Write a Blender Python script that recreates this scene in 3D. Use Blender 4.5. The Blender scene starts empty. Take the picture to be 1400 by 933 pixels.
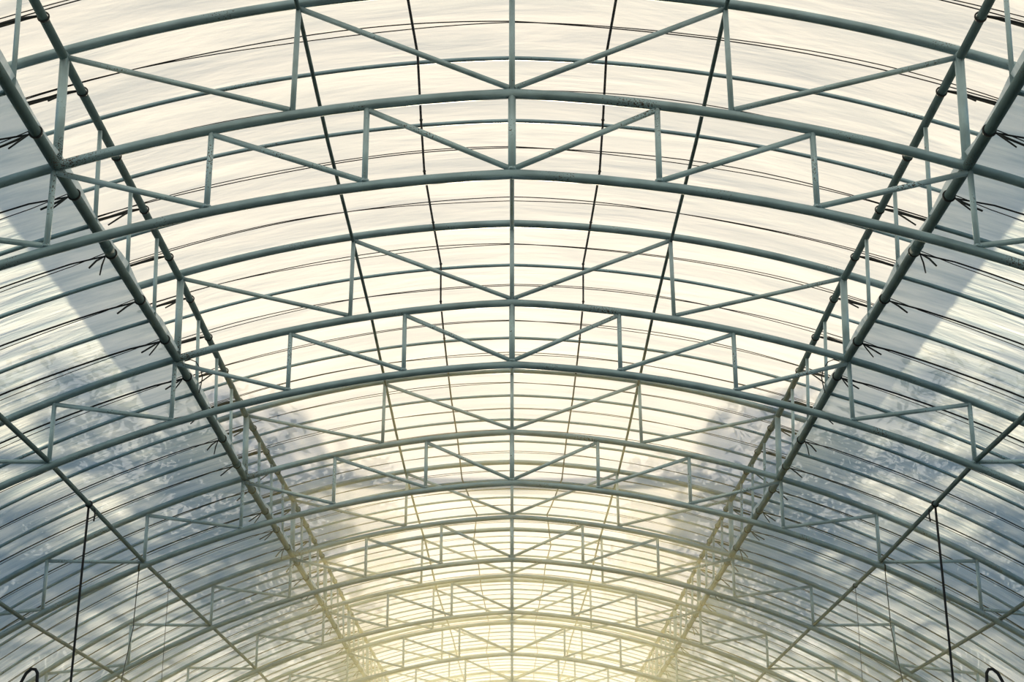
import bpy, math, random
from mathutils import Vector
R = math.radians
S = bpy.context.scene
COL = S.collection

# ------------------------------------------------------------------ camera
CAM_Z = 1.6                       # eye height; arch heights below are given above the eye
cd = bpy.data.cameras.new('camera'); cam = bpy.data.objects.new('camera', cd); COL.objects.link(cam)
cd.sensor_width = 36.0; cd.lens = 2250.0 / 1400.0 * 36.0; cd.clip_end = 400
cam.location = (0, 0, CAM_Z); cam.rotation_euler = (R(90) + 0.3374, 0, 0)
S.camera = cam

# ------------------------------------------------------------------ world, sun, exposure
SUN_EL = 13.0
w = bpy.data.worlds.new('world'); S.world = w; w.use_nodes = True
wn, wl = w.node_tree.nodes, w.node_tree.links
wn.clear()
sky = wn.new('ShaderNodeTexSky'); sky.sky_type = 'NISHITA'; sky.sun_disc = False
sky.sun_elevation = R(SUN_EL); sky.sun_rotation = 0.0
sky.air_density = 1.0; sky.dust_density = 0.6; sky.ozone_density = 1.0
bg = wn.new('ShaderNodeBackground'); bg.inputs['Strength'].default_value = 0.42
wo = wn.new('ShaderNodeOutputWorld')
wl.new(sky.outputs[0], bg.inputs[0]); wl.new(bg.outputs[0], wo.inputs[0])

sd = bpy.data.lights.new('sun', 'SUN'); sun = bpy.data.objects.new('sun', sd); COL.objects.link(sun)
sd.energy = 40.0; sd.color = (1.0, 0.83, 0.58); sd.angle = R(0.6)
sun.rotation_euler = (-R(90 - SUN_EL), 0, 0); sun.location = (0, 60, 20)

S.cycles.volume_bounces = 2
S.view_settings.view_transform = 'Standard'
S.view_settings.look = 'None'
S.view_settings.gamma = 1.0
S.view_settings.use_curve_mapping = False
S.view_settings.exposure = -1.2

# ------------------------------------------------------------------ arch geometry (metres, z above the eye)
H = {'A': (4.3624, 7.9628, 0.0240), 'B': (3.7959, 8.4546, 0.0477), 'C': (3.3649, 8.3489, 0.0493)}
def arc(c, X):
    h, r, q = H[c]
    return h - (r - math.sqrt(max(r * r - X * X, 0))) - q * abs(X) + CAM_Z
YK = [7.174, 10.167, 13.064, 16.153, 19.171, 22.148, 25.15, 28.15, 31.15, 34.15]     # truss depths
DB = [0.0, 0.039, -0.010, 0.0, 0.006, -0.034, -0.01, 0.0, 0.0, 0.0]
DA = [0.031, 0.041, -0.038, 0.003, -0.005, -0.031, -0.01, 0.0, 0.0, 0.0]
NT = len(YK)
def lerp_tab(tab, y):
    if y <= YK[0]: return tab[0]
    if y >= YK[-1]: return tab[-1]
    for i in range(NT - 1):
        if y <= YK[i + 1]:
            t = (y - YK[i]) / (YK[i + 1] - YK[i]); return tab[i] * (1 - t) + tab[i + 1] * t
def dA(y): return lerp_tab(DA, y)
def dB(y): return lerp_tab(DB, y)
def yq(k):                                         # depth at fractional truss number (1 = nearest)
    i = k - 1
    if i < 0: return YK[0] + i * 3.0
    if i >= NT - 1: return YK[-1] + (i - NT + 1) * 3.0
    a = int(i); t = i - a
    return YK[a] * (1 - t) + YK[a + 1] * t
HAZE = 0.040
XU, XL, XP = 2.20, 2.185, 1.06
XEDGE = 2.54                                       # eave of the raised roof
XGB, XGC = 7.74, 7.40                              # where the chords reach the ground
Y0, Y1 = -4.0, 37.2                                # tunnel ends
BCX = [0.705, 1.452, 2.195, 2.955, 3.735, 4.52, 5.28, 5.98, 6.60]

# ------------------------------------------------------------------ materials
def mat(name):
    m = bpy.data.materials.new(name); m.use_nodes = True
    return m, m.node_tree.nodes, m.node_tree.links
def plain(name, col, rough=0.6, metal=0.0):
    m, n, l = mat(name); b = n['Principled BSDF']
    tc = n.new('ShaderNodeTexCoord'); no = n.new('ShaderNodeTexNoise'); no.inputs['Scale'].default_value = 30
    cr = n.new('ShaderNodeValToRGB'); l.new(tc.outputs['Object'], no.inputs['Vector']); l.new(no.outputs['Fac'], cr.inputs[0])
    cr.color_ramp.elements[0].position = .3; cr.color_ramp.elements[1].position = .7
    cr.color_ramp.elements[0].color = [c * .8 for c in col] + [1]; cr.color_ramp.elements[1].color = [min(1, c * 1.15) for c in col] + [1]
    l.new(cr.outputs[0], b.inputs['Base Color']); b.inputs['Roughness'].default_value = rough; b.inputs['Metallic'].default_value = metal
    return m
def steel(name, col, rough=0.42, spec=0.5):
    m, n, l = mat(name); b = n['Principled BSDF']
    tc = n.new('ShaderNodeTexCoord')
    big = n.new('ShaderNodeTexNoise'); big.inputs['Scale'].default_value = 7; big.inputs['Detail'].default_value = 5
    sp = n.new('ShaderNodeTexNoise'); sp.inputs['Scale'].default_value = 130; sp.inputs['Detail'].default_value = 2
    clus = n.new('ShaderNodeTexNoise'); clus.inputs['Scale'].default_value = 3.5
    for t in (big, sp, clus): l.new(tc.outputs['Object'], t.inputs['Vector'])
    r1 = n.new('ShaderNodeValToRGB'); l.new(big.outputs['Fac'], r1.inputs[0])
    r1.color_ramp.elements[0].position = .32; r1.color_ramp.elements[1].position = .68
    r1.color_ramp.elements[0].color = [c * .80 for c in col] + [1]; r1.color_ramp.elements[1].color = [min(1, c * 1.14) for c in col] + [1]
    mu = n.new('ShaderNodeMath'); mu.operation = 'MULTIPLY'; l.new(sp.outputs['Fac'], mu.inputs[0]); l.new(clus.outputs['Fac'], mu.inputs[1])
    r2 = n.new('ShaderNodeValToRGB'); l.new(mu.outputs[0], r2.inputs[0])
    r2.color_ramp.elements[0].position = .365; r2.color_ramp.elements[1].position = .40
    r2.color_ramp.elements[0].color = (0, 0, 0, 1); r2.color_ramp.elements[1].color = (1, 1, 1, 1)
    mx = n.new('ShaderNodeMix'); mx.data_type = 'RGBA'
    l.new(r2.outputs[0], mx.inputs[0]); l.new(r1.outputs[0], mx.inputs[6]); mx.inputs[7].default_value = (0.10, 0.085, 0.075, 1)
    l.new(mx.outputs[2], b.inputs['Base Color'])
    b.inputs['Metallic'].default_value = 0.35 * (spec > .4); b.inputs['Roughness'].default_value = rough; b.inputs['Specular IOR Level'].default_value = spec
    bp = n.new('ShaderNodeBump'); bp.inputs['Strength'].default_value = .12; bp.inputs['Distance'].default_value = .003
    l.new(sp.outputs['Fac'], bp.inputs['Height']); l.new(bp.outputs[0], b.inputs['Normal'])
    return m
M_ARCH = steel('galvanised_arch_pipe', (0.27, 0.39, 0.44))
M_WEB = steel('painted_web_pipe', (0.38, 0.52, 0.57), .5)
M_HOOP = steel('galvanised_hoop_pipe', (0.28, 0.42, 0.49), .36)
M_RAIL = steel('weathered_rail_pipe', (0.12, 0.19, 0.20), .75, .2)
M_ROPE = plain('black_rope', (0.012, 0.014, 0.018), .8)
M_CABLE = plain('navy_cable', (0.018, 0.030, 0.050), .6)
M_CLIP = plain('black_tie', (0.015, 0.02, 0.022), .6)
M_WIRE = plain('grey_wire', (0.08, 0.09, 0.09), .5)
M_LEAF = plain('leaf', (0.10, 0.17, 0.05), .6)
M_BARK = plain('bark', (0.13, 0.10, 0.07), .9)

def film_mat(name, clean, dirt_shade, clear, wrinkle, su, sv):
    m, n, l = mat(name); n.remove(n['Principled BSDF']); out = n['Material Output']
    uv = n.new('ShaderNodeUVMap'); uv.uv_map = 'uv'
    def streak(su, sv, scale, detail, dist=0.0):
        mp = n.new('ShaderNodeMapping'); mp.inputs['Scale'].default_value = (su, sv, 1)
        l.new(uv.outputs[0], mp.inputs[0])
        no = n.new('ShaderNodeTexNoise'); no.inputs['Scale'].default_value = scale; no.inputs['Detail'].default_value = detail
        no.inputs['Distortion'].default_value = dist
        l.new(mp.outputs[0], no.inputs['Vector']); return no
    s1 = streak(su, sv, 1.6, 6, .4); s2 = streak(1.2, 8.0, 3.0, 4)
    ad = n.new('ShaderNodeMath'); ad.operation = 'MULTIPLY_ADD'; ad.inputs[1].default_value = .35
    l.new(s2.outputs['Fac'], ad.inputs[0]); l.new(s1.outputs['Fac'], ad.inputs[2])
    cr = n.new('ShaderNodeValToRGB'); l.new(ad.outputs[0], cr.inputs[0])
    cr.color_ramp.elements[0].position = .50; cr.color_ramp.elements[1].position = .80
    cr.color_ramp.elements[0].color = dirt_shade + (1,); cr.color_ramp.elements[1].color = clean + (1,)  # low end: dust streaks; on the side film also painted blue-grey shade
    bq = n.new('ShaderNodeBump'); bq.inputs['Strength'].default_value = 1.0; bq.inputs['Distance'].default_value = wrinkle
    l.new(s1.outputs['Fac'], bq.inputs['Height'])
    bp = n.new('ShaderNodeBump'); bp.inputs['Strength'].default_value = 1.0; bp.inputs['Distance'].default_value = wrinkle * .12
    l.new(s2.outputs['Fac'], bp.inputs['Height']); l.new(bq.outputs[0], bp.inputs['Normal'])
    tl = n.new('ShaderNodeBsdfTranslucent'); df = n.new('ShaderNodeBsdfDiffuse'); tp = n.new('ShaderNodeBsdfTransparent'); gl = n.new('ShaderNodeBsdfGlossy')
    gl.inputs['Roughness'].default_value = .35
    for b in (tl, df): l.new(cr.outputs[0], b.inputs['Color'])
    for b in (tl, df, gl): l.new(bp.outputs[0], b.inputs['Normal'])
    def mix(f, a, b):
        x = n.new('ShaderNodeMixShader'); x.inputs[0].default_value = f
        l.new(a.outputs[0], x.inputs[1]); l.new(b.outputs[0], x.inputs[2]); return x
    a = mix(.25, tl, df); a = mix(.04, a, gl); a = mix(clear, a, tp)
    l.new(a.outputs[0], out.inputs['Surface'])
    return m
M_FILM = film_mat('roof_film', (.93, .905, .84), (.74, .75, .72), .08, .010, .55, 2.2)
M_FILM2 = film_mat('side_film_shade_tint', (.86, .90, .86), (.50, .60, .62), .08, .019, .9, 4.6)  # bluish shade of the side roofs is tinted into both film colours

m, n, l = mat('soil'); b = n['Principled BSDF']
tc = n.new('ShaderNodeTexCoord'); no = n.new('ShaderNodeTexNoise'); no.inputs['Scale'].default_value = 1.2; no.inputs['Detail'].default_value = 8
cr = n.new('ShaderNodeValToRGB'); cr.color_ramp.elements[0].color = (.03, .04, .025, 1); cr.color_ramp.elements[1].color = (.08, .085, .06, 1)
l.new(tc.outputs['Object'], no.inputs['Vector']); l.new(no.outputs['Fac'], cr.inputs[0]); l.new(cr.outputs[0], b.inputs['Base Color']); b.inputs['Roughness'].default_value = .95
M_SOIL = m

# ------------------------------------------------------------------ mesh helpers
class MB:
    def __init__(s): s.v = []; s.f = []; s.uv = None
    def tube(s, pts, r, n=8, flat=1.0):
        pts = [Vector(p) for p in pts]; base = len(s.v); N = len(pts)
        up = Vector((0, 0, 1)); prev = None
        for i, p in enumerate(pts):
            t = (pts[min(i + 1, N - 1)] - pts[max(i - 1, 0)]).normalized()
            if prev is None:
                ref = Vector((0, 1, 0)) if abs(t.y) < .9 else Vector((0, 0, 1))
                a = (ref - t * ref.dot(t)).normalized()
            else:
                a = (prev - t * prev.dot(t)).normalized()
            prev = a; b = t.cross(a)
            rr = r[i] if isinstance(r, (list, tuple)) else r
            for j in range(n):
                an = 2 * math.pi * j / n
                s.v.append(tuple(p + a * (rr * math.cos(an)) + b * (rr * flat * math.sin(an))))
        for i in range(N - 1):
            for j in range(n):
                j2 = (j + 1) % n
                s.f.append((base + i * n + j, base + i * n + j2, base + (i + 1) * n + j2, base + (i + 1) * n + j))
        s.f.append(tuple(base + j for j in reversed(range(n)))); s.f.append(tuple(base + (N - 1) * n + j for j in range(n)))
        return s
    def ring(s, c, axis, R_, r, n=16, k=6):
        c = Vector(c); ax = Vector(axis).normalized(); a = ax.orthogonal().normalized(); b = ax.cross(a); base = len(s.v)
        for i in range(n):
            d = a * math.cos(2 * math.pi * i / n) + b * math.sin(2 * math.pi * i / n)
            for j in range(k):
                an = 2 * math.pi * j / k
                s.v.append(tuple(c + d * (R_ + r * math.cos(an)) + ax * (r * 1.8 * math.sin(an))))
        for i in range(n):
            for j in range(k):
                i2, j2 = (i + 1) % n, (j + 1) % k
                s.f.append((base + i * k + j, base + i2 * k + j, base + i2 * k + j2, base + i * k + j2))
        return s
    def mesh(s, name, m, smooth=True):
        me = bpy.data.meshes.new(name); me.from_pydata(s.v, [], s.f); me.materials.append(m)
        if smooth: me.polygons.foreach_set('use_smooth', [len(f) <= 4 for f in s.f])
        me.update(); return me
    def build(s, name, m, parent=None, loc=(0, 0, 0)):
        return link(name, s.mesh(name, m), parent, loc)
def link(name, me, parent=None, loc=(0, 0, 0)):
    o = bpy.data.objects.new(name, me); COL.objects.link(o); o.location = loc; o.parent = parent
    return o
def tag(o, label=None, cat=None, group=None, kind=None):
    if label: o['label'] = label
    if cat: o['category'] = cat
    if group: o['group'] = group
    if kind: o['kind'] = kind
    return o
def empty(name, loc, label, cat, group=None):
    o = bpy.data.objects.new(name, None); COL.objects.link(o); o.location = loc; o.empty_display_size = .2
    return tag(o, label, cat, group)
def arcpts(c, x0, x1, n, dz=0.0, y=0.0):
    out = []
    for i in range(n + 1):
        X = x0 + (x1 - x0) * i / n
        out.append((X, y, arc(c, X) + dz))
    return out
def sidepts(c, x0, x1, n, dz=0.0, y=0.0, off=0.0):
    """points from x0 (signed) outwards and down, evenly by angle, pushed off along the arch normal"""
    h, r, q = H[c]; sg = 1 if x1 > 0 else -1
    a0, a1 = math.asin(abs(x0) / r), math.asin(abs(x1) / r); out = []
    for i in range(n + 1):
        a = a0 + (a1 - a0) * i / n; X = r * math.sin(a)
        out.append((sg * (X + off * math.sin(a)), y, arc(c, X) + dz + off * math.cos(a)))
    return out
ORD = ['zeroth', 'first', 'second', 'third', 'fourth', 'fifth', 'sixth', 'seventh', 'eighth', 'ninth', 'tenth', 'eleventh']
rnd = random.Random(7)

# ------------------------------------------------------------------ setting: ground and films
g = MB(); nx, ny = 24, 32
for j in range(ny + 1):
    for i in range(nx + 1):
        g.v.append((-60 + 120 * i / nx, -50 + 160 * j / ny, rnd.uniform(-.02, .02) - .03))
for j in range(ny):
    for i in range(nx):
        a = j * (nx + 1) + i; g.f.append((a, a + 1, a + nx + 2, a + nx + 1))
tag(g.build('floor', M_SOIL), 'bare earth floor under the tunnel', None, None, 'structure')

def film(name, prof, material, ys, label, wob=0.004, sag=.010):
    """prof(y) -> list of (x, z); a film sheet swept along y with slight sag between hoops"""
    v, f, uvs = [], [], []
    rows = []
    for y in ys:
        p = prof(y); s_ = 0; row = []
        for i, (x, z) in enumerate(p):
            if i: s_ += math.hypot(x - p[i - 1][0], z - p[i - 1][1])
            row.append(len(v)); v.append((x, y, z)); uvs.append((s_, y))
        rows.append(row)
    for j in range(len(rows) - 1):
        for i in range(len(rows[j]) - 1):
            f.append((rows[j][i], rows[j][i + 1], rows[j + 1][i + 1], rows[j + 1][i]))
    me = bpy.data.meshes.new(name); me.from_pydata(v, [], f); me.materials.append(material)
    ul = me.uv_layers.new(name='uv')
    for lp in me.loops: ul.data[lp.index].uv = uvs[lp.vertex_index]
    me.polygons.foreach_set('use_smooth', [True] * len(f)); me.update()
    o = link(name, me); tag(o, label, None, None, 'structure'); return o

hoopY = [yq(1 + q * .25) for q in range(-14, 4 * (NT - 1) + 5)]
ys = []
for a, b in zip(hoopY[:-1], hoopY[1:]):
    for t in (0, .25, .5, .75): ys.append(a + (b - a) * t)
ys.append(hoopY[-1])
def sagy(y):
    for a, b in zip(hoopY[:-1], hoopY[1:]):
        if a <= y <= b: return math.sin(math.pi * (y - a) / (b - a))
    return 0
def prof_top(y):
    return [(X, z + dA(y) + .030 - .008 * sagy(y)) for X, _, z in arcpts('A', -XEDGE, XEDGE, 48)]
film('ceiling', prof_top, M_FILM, ys, 'milky film stretched over the raised middle roof')
def prof_side(sg):
    def f(y):
        r = random.Random(int(y * 40) + 5)
        lift = .034 + .016 * math.sin(y * 5.3) + r.uniform(-.008, .008)
        p = [(sg * (XL - .012), arc('B', XL) + dB(y) + .03 + lift), (sg * (XL - .002), arc('B', XL) + dB(y) + .03 + lift * .5)]
        p += [(x, z + dB(y)) for x, _, z in sidepts('B', sg * (XL + .03), sg * XGB, 44, off=.030 - .008 * sagy(y))]
        return p
    return f
film('wall_left', prof_side(-1), M_FILM2, ys, 'milky film over the left side roof down to the ground')
film('wall_right', prof_side(1), M_FILM2, ys, 'milky film over the right side roof down to the ground')
# gable film closing the far end
gb = MB(); pr = sidepts('B', -.001, -XGB, 24, off=.02)[::-1] + sidepts('B', .001, XGB, 24, off=.02)
for x, _, z in pr: gb.v.append((x, hoopY[-1], max(z, 0)))
nb = len(gb.v)
for x, _, z in pr: gb.v.append((x, hoopY[-1], 0.0))
for i in range(nb - 1): gb.f.append((i, i + 1, nb + i + 1, nb + i))
me = gb.mesh('wall_back', M_FILM2); ul = me.uv_layers.new(name='uv')
for lp in me.loops: c = me.vertices[lp.vertex_index].co; ul.data[lp.index].uv = (c.z, c.x)
tag(link('wall_back', me), 'milky film closing the far end', None, None, 'structure')

# ------------------------------------------------------------------ trusses
WEB_R = .0142
def chord_mesh(name, c, xe, r, m, n=72, dz=0):
    if xe > 4:
        p = sidepts(c, -.0005, -xe, n // 2, dz)[::-1] + sidepts(c, .0005, xe, n // 2, dz)
    else:
        p = arcpts(c, -xe, xe, n, dz)
    return MB().tube(p, r, 12).mesh(name, m)
me_mid = chord_mesh('middle_chord', 'B', XGB, .0250, M_ARCH, 90)
me_low = chord_mesh('lower_chord', 'C', XGC, .0245, M_ARCH, 90)
me_top = chord_mesh('upper_chord', 'A', XEDGE - .02, .0255, M_ARCH, 56)
def seg(p, q, r, name, m, n=10): return MB().tube([p, q], r, n).mesh(name, m)
low_posts, low_diags = [], []
low_posts.append(seg((0, 0, arc('C', 0)), (0, 0, arc('B', 0)), .019, 'web_post', M_WEB, 12))
for sg in (-1, 1):
    for i, X in enumerate(BCX):
        low_posts.append(seg((sg * X, 0, arc('C', X)), (sg * X, 0, arc('B', X)), .0148, 'web_post', M_WEB))
        Xi = BCX[i - 1] if i else 0.0
        low_diags.append(seg((sg * (X - .012), 0, arc('B', X) - .030), (sg * (Xi + .012), 0, arc('C', Xi) + .030), WEB_R, 'diagonal_brace', M_WEB))
def upper_meshes(d):
    """webs between the raised chord and the arch; d = how much the raised chord is lifted against the arch"""
    P, D = [], []
    P.append(seg((0, 0, arc('B', 0)), (0, 0, arc('A', 0) + d), .0155, 'roof_post', M_WEB))
    for sg in (-1, 1):
        P.append(seg((sg * 1.066, 0, arc('B', 1.066)), (sg * XP, 0, arc('A', XP) + d), .0140, 'roof_post', M_WEB))
        P.append(seg((sg * XL, 0, arc('B', XL)), (sg * XU, 0, arc('A', XU) + d), .0235, 'eave_post', M_WEB, 14))
        D.append(seg((sg * (XP - .012), 0, arc('A', XP) + d - .032), (sg * .014, 0, arc('B', 0) + .032), WEB_R, 'diagonal_brace', M_WEB))
        D.append(seg((sg * (XU - .015), 0, arc('A', XU) + d - .036), (sg * (1.066 + .012), 0, arc('B', 1.066) + .030), WEB_R, 'diagonal_brace', M_WEB))
    return P, D
me_bead = MB().ring((0, 0, 0), (0, 0, 1), .019, .005, 12, 5).mesh('weld', M_ARCH)
TL = ['nearest curved pipe truss, crossing the top of the picture', 'second curved pipe truss from the viewer']
for k in range(NT):
    lab = 'nearest curved steel pipe lattice truss, across the top of the picture' if k == 0 else (
        'farthest curved steel pipe lattice truss, down at the bottom glow' if k == NT - 1 else
        '%s curved steel pipe lattice truss counted from the top of the picture' % ORD[k + 1])
    t = empty('lattice_truss', (0, YK[k], DB[k]), lab, 'truss', 'lattice trusses along the tunnel')
    d = DA[k] - DB[k]
    link('upper_chord', me_top, t, (0, 0, d)); link('middle_chord', me_mid, t); link('lower_chord', me_low, t)
    posts = [link('web_post', me, t) for me in low_posts]
    for me in low_diags: link('diagonal_brace', me, t)
    P, D = upper_meshes(d)
    for me in P: link(me.name.split('.')[0], me, t)
    for me in D: link('diagonal_brace', me, t)
    if k < 6:
        Xs = [0] + [g_ * x for g_ in (-1, 1) for x in BCX]
        for X, po in zip(Xs, posts):
            if abs(X) < 3.2: link('weld', me_bead, po, (X, 0, arc('C', X) + .026))

# ------------------------------------------------------------------ rails, purlins, vent frames
railY = [Y0] + [yq(1 + .5 * i) for i in range(0, 2 * (NT - 1) + 1)] + [hoopY[-1]]
for sg, side in ((-1, 'left'), (1, 'right')):
    vf = empty('vent_frame', (sg * XL, YK[0], arc('B', XL)), 'ladder-like %s eave frame of two long rails joined by thin upright posts' % side, 'frame', 'eave vent frames')
    o = vf.location
    def rel(p): return (p[0] - o.x, p[1] - o.y, p[2] - o.z)
    MB().tube([rel((sg * (XU + .003), y, arc('A', XU) + dA(y) - .036)) for y in railY], .0225, 12).build('upper_rail', M_RAIL, vf)
    MB().tube([rel((sg * XL, y, arc('B', XL) + dB(y))) for y in railY], .0262, 12).build('lower_rail', M_RAIL, vf)
    for q in range(-3, 4 * (NT - 1)):
        if q % 4 == 0: continue
        y = yq(1 + q * .25) + rnd.uniform(-.03, .03)
        MB().tube([rel((sg * (XL - .005), y - .02, arc('B', XL) + dB(y))), rel((sg * (XU + .005), y, arc('A', XU) + dA(y) - .03))], .0122, 8).build('vent_post', M_WEB, vf)
    # coupling sleeves on both rails
    for kk in (1.35, 2.85, 4.4, 5.9, 7.4):
        y = yq(kk)
        MB().tube([rel((sg * XL, y - .05, arc('B', XL) + dB(y))), rel((sg * XL, y + .05, arc('B', XL) + dB(y)))], .030, 12).build('coupling_sleeve', M_RAIL, vf)

tag(MB().tube([(0, y, arc('A', 0) + dA(y) - .036) for y in railY], .0148, 10).build('ridge_purlin', M_WEB),
    'straight thin ridge pipe running down the exact middle of the roof', 'purlin', 'long purlins')
for sg, side in ((-1, 'left'), (1, 'right')):
    pts = [(sg * (XP + .012 * math.sin(y * .9) - max(0, y - 18) * .012), y, arc('A', XP) + dA(y) - .034) for y in railY]
    tag(MB().tube(pts, .0112, 8).build('roof_purlin', M_RAIL), 'thin dark pipe running lengthwise under the raised roof, %s of the ridge' % side, 'purlin', 'long purlins')
    X = 2.962
    pts = [(sg * X, y, arc('C', X) + dB(y) + .040) for y in railY]
    tag(MB().tube(pts, .0165, 10).build('side_purlin', M_RAIL), 'long %s side pipe with a black cord hanging from it' % side, 'purlin', 'long purlins')
    X = 3.885
    pts = [(sg * X, y, arc('C', X) + dB(y) + .040) for y in railY]
    tag(MB().tube(pts, .0165, 10).build('side_purlin', M_RAIL), 'lowest %s side pipe, cutting across the bottom corner of the picture' % side, 'purlin', 'long purlins')
    # crooked cable tied hoop to hoop
    Q = [(.53, -3.5), (.50, 2.0), (.53, 5.0), (.523, 7.197), (.504, 7.783), (.526, 8.558), (.542, 9.253), (.524, 10.054), (.501, 10.759), (.53, 11.45), (.533, 12.215), (.532, 12.884),
         (.532, 13.769), (.519, 14.996), (.521, 16.669), (.439, 17.854), (.399, 18.287), (.476, 19.884), (.431, 21.047), (.426, 22.46), (.35, 26.074), (.44, 28.443), (.40, 31.0), (.46, 34.0), (.42, hoopY[-1] - .1)]
    c = empty('roof_cable', (sg * .5, 7.2, arc('A', .5)), 'crooked dark cable tied along the raised roof, just %s of the ridge' % side, 'cable', 'crooked roof cables')
    o = c.location
    MB().tube([(sg * x - o.x, y - o.y, arc('A', x) + dA(y) - .012 - o.z) for x, y in Q], .0075, 6).build('cable', M_CABLE, c)
    for x, y in Q[5:16]:
        MB().ring((sg * x - o.x, y - o.y, arc('A', x) + dA(y) - .010 - o.z), (0, 1, 0), .0075, .003, 8, 5).build('knot', M_CLIP, c)

# ------------------------------------------------------------------ thin hoops between the trusses
me_hoop = MB().tube(arcpts('A', -XEDGE + .015, XEDGE - .015, 48, .012), .0122, 8).mesh('roof_hoop', M_HOOP)
me_side = {sg: MB().tube(sidepts('B', sg * XL, sg * XGB, 44, .010), .0130, 8).mesh('side_hoop', M_HOOP) for sg in (-1, 1)}
def gap_words(k, j):
    a = ORD[k]; b = ORD[k + 1]
    return ('just behind the %s truss' % a, 'midway between the %s and %s trusses' % (a, b), 'just in front of the %s truss' % b)[j - 1]
for k in range(0, NT):
    for j in (1, 2, 3):
        if k == 0 and j == 1: continue
        y = yq(k + .25 * j) if k < NT else 0
        wd = gap_words(k, j) if k else ('two hoops in front of the first truss' if j == 2 else 'just in front of the first truss')
        if k > 0 or j == 3:
            tag(link('roof_hoop', me_hoop, None, (0, y, dA(y))), 'thin raised-roof hoop pipe ' + wd, 'hoop', 'thin hoops of the raised roof')
        for sg, side in ((-1, 'left'), (1, 'right')):
            tag(link('side_hoop', me_side[sg], None, (0, y, dB(y))), 'thin %s side-roof hoop pipe ' % side + wd, 'hoop', 'thin hoops of the side roofs')

# ------------------------------------------------------------------ ropes in every gap, tied to the eave rails
def strand(c, x0, x1, n, z0, ph, amp, r, nm, flat=1.0):
    pts = []
    for i in range(n + 1):
        X = x0 + (x1 - x0) * i / n
        pts.append((X, amp * math.sin(X * 1.3 + ph) + amp * .4 * math.sin(X * 3.1 + ph * 2), arc(c, X) + z0))
    return MB().tube(pts, r, 5, flat)
rope_var = []
for v in range(4):
    ph = v * 1.7
    a = strand('A', -XEDGE + .005, XEDGE - .005, 40, .012, ph, .022, .0032, 'strand').mesh('strand', M_ROPE)
    b = strand('A', -XEDGE + .005, XEDGE - .005, 40, .010, ph + 2.4, .026, .0028, 'strand').mesh('strand', M_ROPE)
    parts = [('strand', a), ('strand', b)]
    for sg in (-1, 1):
        zr = arc('A', XU) - .036
        rg = MB().ring((sg * XU, 0, zr), (0, 1, 0), .0262, .0042, 18, 6).mesh('tie_loop', M_CLIP)
        st = MB(); zo = arc('A', XEDGE) - .01
        st.tube([(sg * (XU + .03), 0, zr + .006), (sg * (XU + .10), .012, zr - .004), (sg * (XEDGE + .01), .02, zo)], [.006, .016, .010], 6, .5)
        st.tube([(sg * (XU + .03), 0, zr), (sg * (XU + .09), -.014, zr - .020), (sg * (XEDGE + .01), -.03, zo - .015)], [.006, .013, .009], 6, .5)
        sm = st.mesh('strap', M_CLIP)
        parts += [('tie_loop', rg), ('strap', sm)]
        if v % 2 == 0:
            tl = MB().tube([(sg * (XU + .07), -.01, zr - .01), (sg * (XU + .10), -.05, zr - .05), (sg * (XU + .15 + .02 * v), -.07, zr - .09 - .02 * v)], [.005, .006, .005], 5).mesh('tail', M_CLIP)
            parts.append(('tail', tl))
    rope_var.append(parts)
side_var = {-1: [], 1: []}
for sg in (-1, 1):
    for v in range(4):
        ph = v * 1.3; pts1, pts2 = [], []
        zr = arc('B', XL)
        for i, (x, _, z) in enumerate(sidepts('B', sg * (XL + .03), sg * XGB, 40, off=.006)):
            t = i / 40
            pts1.append((x, -.01 + .02 * math.sin(t * 9 + ph), z)); pts2.append((x, .075 * math.sin(math.pi * min(1, t * 3 + .02)) ** .6 * (1 - .6 * t) if t * 3 < 1 else .02 + .02 * math.sin(t * 7 + ph), z + .004))
        pts1[0] = (sg * (XL + .02), 0, zr - .012); pts2[0] = (sg * (XL + .02), .005, zr + .012)
        parts = [('strand', MB().tube(pts1, .0046 + .0008 * (v % 3), 5).mesh('strand', M_ROPE)), ('strand', MB().tube(pts2, .0026, 5).mesh('strand', M_ROPE)),
                 ('tie_loop', MB().ring((sg * XL, 0, zr), (0, 1, 0), .0300, .0045, 18, 6).mesh('tie_loop', M_CLIP))]
        tb = MB()
        tb.tube([(sg * (XL + .028), 0, zr - .012), (sg * (XL + .07), -.03, zr - .055), (sg * (XL + .10 + .015 * v), -.05, zr - .105)], [.004, .006, .0055], 5)
        parts.append(('tail', tb.mesh('tail', M_CLIP)))
        if v != 1:
            parts.append(('tail', MB().tube([(sg * (XL + .03), 0, zr - .014), (sg * (XL + .05), .02 - .02 * v, zr - .06), (sg * (XL + .06 + .012 * v), .03 - .03 * v, zr - .115)], [.004, .005, .004], 5).mesh('tail', M_CLIP)))
        side_var[sg].append(parts)
def hang(parts, root):
    last = root
    for nm, me in parts:
        if nm in ('strap', 'tail'): link(nm, me, last)          # loose ends belong to their knot
        else:
            o_ = link(nm, me, root)
            if nm == 'tie_loop': last = o_
def rope_words(k, j):
    if k == 0: return ('third gap before the first truss', 'second gap before the first truss', 'gap right before the first truss')[j - 1]
    return '%s gap behind the %s truss' % (ORD[j + 1], ORD[k])
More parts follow.
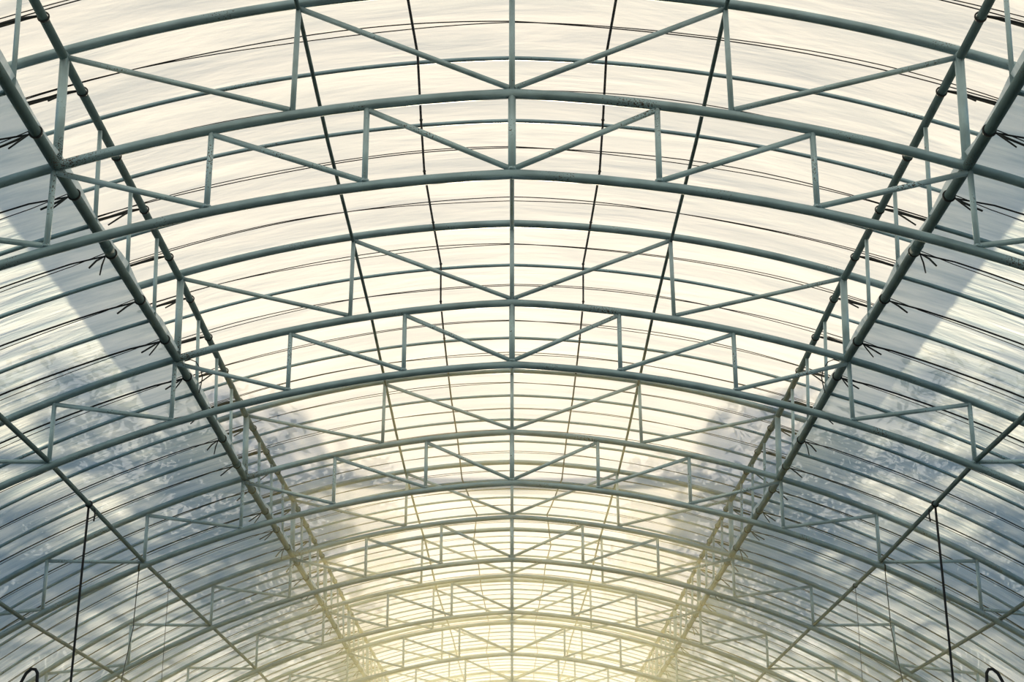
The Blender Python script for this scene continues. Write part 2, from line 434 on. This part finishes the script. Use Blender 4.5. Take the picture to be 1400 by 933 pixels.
for k in range(0, NT):
    for j in range(4):
        if k == 0 and j < 3: continue
        y = yq(k + .25 * j + .125) + rnd.uniform(-.02, .02)
        wd = rope_words(k, j)
        r_ = empty('roof_rope', (0, y, dA(y)), 'pair of thin black ropes across the raised roof, ' + wd, 'rope', 'black ropes of the raised roof')
        hang(rope_var[(k * 4 + j) % 4], r_)
        for sg, side in ((-1, 'left'), (1, 'right')):
            yy = y + rnd.uniform(-.03, .03)
            r_ = empty('side_rope', (0, yy, dB(yy)), 'black rope tied to the %s lower rail, ' % side + wd, 'rope', 'black ropes of the side roofs')
            hang(side_var[sg][(k * 3 + j) % 4], r_)

# ------------------------------------------------------------------ hanging cords, wires and hose
for sg, side in ((-1, 'left'), (1, 'right')):
    X = 2.962; y = 11.25; z = arc('C', X) + dB(y) + .04
    c = empty('hanging_rope', (sg * X, y, z), 'thick black cord hanging straight down from the %s side pipe' % side, 'cord', 'cords hanging from the side pipes')
    MB().tube([(0, 0, -.01), (sg * .008, 0, -.5), (sg * .02, .01, -1.2), (sg * .03, .02, -2.4)], .0085, 8).build('cord', M_ROPE, c)
    MB().ring((0, 0, 0), (0, 1, 0), .021, .006, 14, 6).build('tie_loop', M_CLIP, c)
    MB().tube([(-sg * .02, .10, -.015), (-sg * .022, .10, -.06), (-sg * .018, .10, -.10)], .006, 6).build('tail', M_CLIP, c)
    y = 13.06; X = 2.99; z = arc('C', X) + dB(y)
    wv = empty('hanging_wire', (sg * X, y, z), 'thin wire hanging from the foot of a post on the %s third truss' % side, 'wire', 'thin hanging wires')
    MB().tube([(0, 0, 0), (sg * .012, 0, -.42), (sg * .01, 0, -.47), (sg * .08, 0, -.95), (sg * .09, 0, -2.6)], .0042, 6).build('strand', M_WIRE, wv)
    MB().ring((0, 0, .0), (1, 0, 0), .026, .004, 12, 5).build('tie_loop', M_CLIP, wv)
    y = 14.1; X = 2.962; z = arc('C', X) + dB(y) + .04
    wv = empty('hanging_wire', (sg * X, y, z), 'very thin wire hanging from the %s side pipe behind the third truss' % side, 'wire', 'thin hanging wires')
    MB().tube([(0, 0, 0), (sg * .004, 0, -.6), (sg * .012, 0, -2.6)], .0026, 6).build('strand', M_WIRE, wv)
    MB().ring((0, 0, 0), (0, 1, 0), .019, .004, 12, 5).build('tie_loop', M_CLIP, wv)
    lw = empty('loose_wire', (sg * 2.14, 10.2, arc('B', 2.14)), 'short stiff black wire curling down beside the %s eave post of the second truss' % side, 'wire', 'loose curled wires')
    MB().tube([(0, 0, .02), (-sg * .04, -.02, .025), (-sg * .08, -.03, .005), (-sg * .115, -.03, -.05), (-sg * .128, -.03, -.10), (-sg * .12, -.02, -.15), (-sg * .108, -.01, -.20)], .0036, 6).build('strand', M_CLIP, lw)
    # black hose arching up from the ground in the bottom corner
    hy = 11.6; hx = 3.345; hz = 3.245
    pts = [(sg * (hx + .16), hy, 0.0), (sg * (hx + .13), hy, 1.6), (sg * (hx + .12), hy, hz - .30), (sg * (hx + .085), hy, hz - .12), (sg * (hx + .045), hy, hz - .035), (sg * (hx + .01), hy, hz - .004), (sg * (hx - .018), hy, hz - .006),
           (sg * (hx - .034), hy, hz - .03), (sg * (hx - .038), hy, hz - .10), (sg * (hx - .03), hy, hz - .30), (sg * (hx - .02), hy, 1.6), (sg * (hx - .02), hy, 0.0)]
    h = empty('hose', (sg * hx, hy, 0), 'stiff black hose bent over in a narrow loop at the bottom %s corner' % side, 'hose', 'bent black hoses')
    MB().tube([(p[0] - sg * hx, p[1] - hy, p[2]) for p in pts], .0115, 8).build('hose_pipe', M_ROPE, h)

# ------------------------------------------------------------------ outside: cable across the roof and trees that dapple the film
def tree(x, y, seed, label):
    r = random.Random(seed); sg = 1 if x > 0 else -1
    t = empty('shade_tree', (x, y, 0), label, 'tree', 'trees outside the tunnel')
    MB().tube([(0, 0, -.05), (.05, .05, 2), (-sg * .2, .1, 4.5), (-sg * .8, 0, 7)], [.24, .2, .16, .08], 10).build('trunk', M_BARK, t)
    br = MB(); leaves = MB()
    for c in range(43):
        cx = -sg * (r.uniform(-.5, 4.9) if c % 10 else r.uniform(6.0, 6.8)); cy = r.uniform(-2.8, 2.8); cz = 6.8 + r.uniform(0, 2.6) - .10 * abs(cx)
        if abs(x + cx) < 2.6: cz = max(cz, 7.6)
        br.tube([(-sg * .2, .1, 4.4), (cx * .5, cy * .5, 6.4), (cx, cy, cz)], [.08, .05, .015], 6)
        R0 = r.uniform(.7, 1.3) if abs(cx) < 5 else r.uniform(.5, .9)
        for i in range(190):
            while True:
                d = Vector((r.uniform(-1, 1), r.uniform(-1, 1), r.uniform(-1, 1)))
                if d.length < 1: break
            p = Vector((cx, cy, cz)) + Vector((d.x * R0, d.y * R0, d.z * R0 * .6))
            a = Vector((r.gauss(0, 1), r.gauss(0, 1), r.gauss(0, .6))).normalized(); b = a.orthogonal().normalized(); s = r.uniform(.07, .13)
            k0 = len(leaves.v)
            for q in (-a * s, b * s * .45, a * s, -b * s * .45): leaves.v.append(tuple(p + q))
            leaves.f.append((k0, k0 + 1, k0 + 2, k0 + 3))
    br.build('branches', M_BARK, t); tag(leaves.build('leaves', M_LEAF, t), kind='stuff')
for sg, side in ((-1, 'left'), (1, 'right')):
    tree(sg * 8.9, 24.6, 3, 'leafy tree outside the %s film, nearer one, dappling it with shade' % side)
    tree(sg * 9.3, 33.7, 11, 'leafy tree outside the %s film, farther one, dappling it with shade' % side)
tag(MB().tube([(x, 19.9, 6.62 + .0009 * x * x) for x in range(-12, 13)], .060, 8).build('overhead_cable', M_WIRE), 'cable across above the roof whose straight shadow falls on the film', 'cable')
for sg, side in ((-1, 'left'), (1, 'right')):
    po = empty('cable_pole', (sg * 12, 19.9, 0), 'wooden pole outside the %s film carrying the overhead cable' % side, 'pole', 'cable poles')
    MB().tube([(0, 0, -.05), (0, 0, 7.2)], [.11, .08], 10).build('shaft', M_BARK, po)
    MB().tube([(-.12, 0, 6.75), (.12, 0, 6.75)], .03, 8).build('bracket', M_WIRE, po)

# ------------------------------------------------------------------ warm humid haze filling the tunnel
pr = [(x, z - .06) for x, _, z in sidepts('B', -2.56, -XGB, 16)[::-1]] + [(x, z - .05) for x, _, z in arcpts('A', -2.4, 2.4, 16)] + [(x, z - .06) for x, _, z in sidepts('B', 2.56, XGB, 16)]
hz = MB(); nb = len(pr)
for y in (11.5, hoopY[-1] - .1):
    for x, z in pr: hz.v.append((x * .995, y, max(z, .02)))
for i in range(nb): hz.f.append((i, (i + 1) % nb, nb + (i + 1) % nb, nb + i))
hz.f.append(tuple(range(nb))[::-1]); hz.f.append(tuple(range(nb, 2 * nb)))
m, n, l = mat('haze'); n.remove(n['Principled BSDF'])
vs = n.new('ShaderNodeVolumeScatter'); vs.inputs['Color'].default_value = (1.0, .93, .45, 1); vs.inputs['Density'].default_value = HAZE; vs.inputs['Anisotropy'].default_value = .65
l.new(vs.outputs[0], n['Material Output'].inputs['Volume'])
tag(link('haze', hz.mesh('haze', m, False)), 'warm humid haze hanging in the far part of the tunnel', 'haze', None, 'stuff')
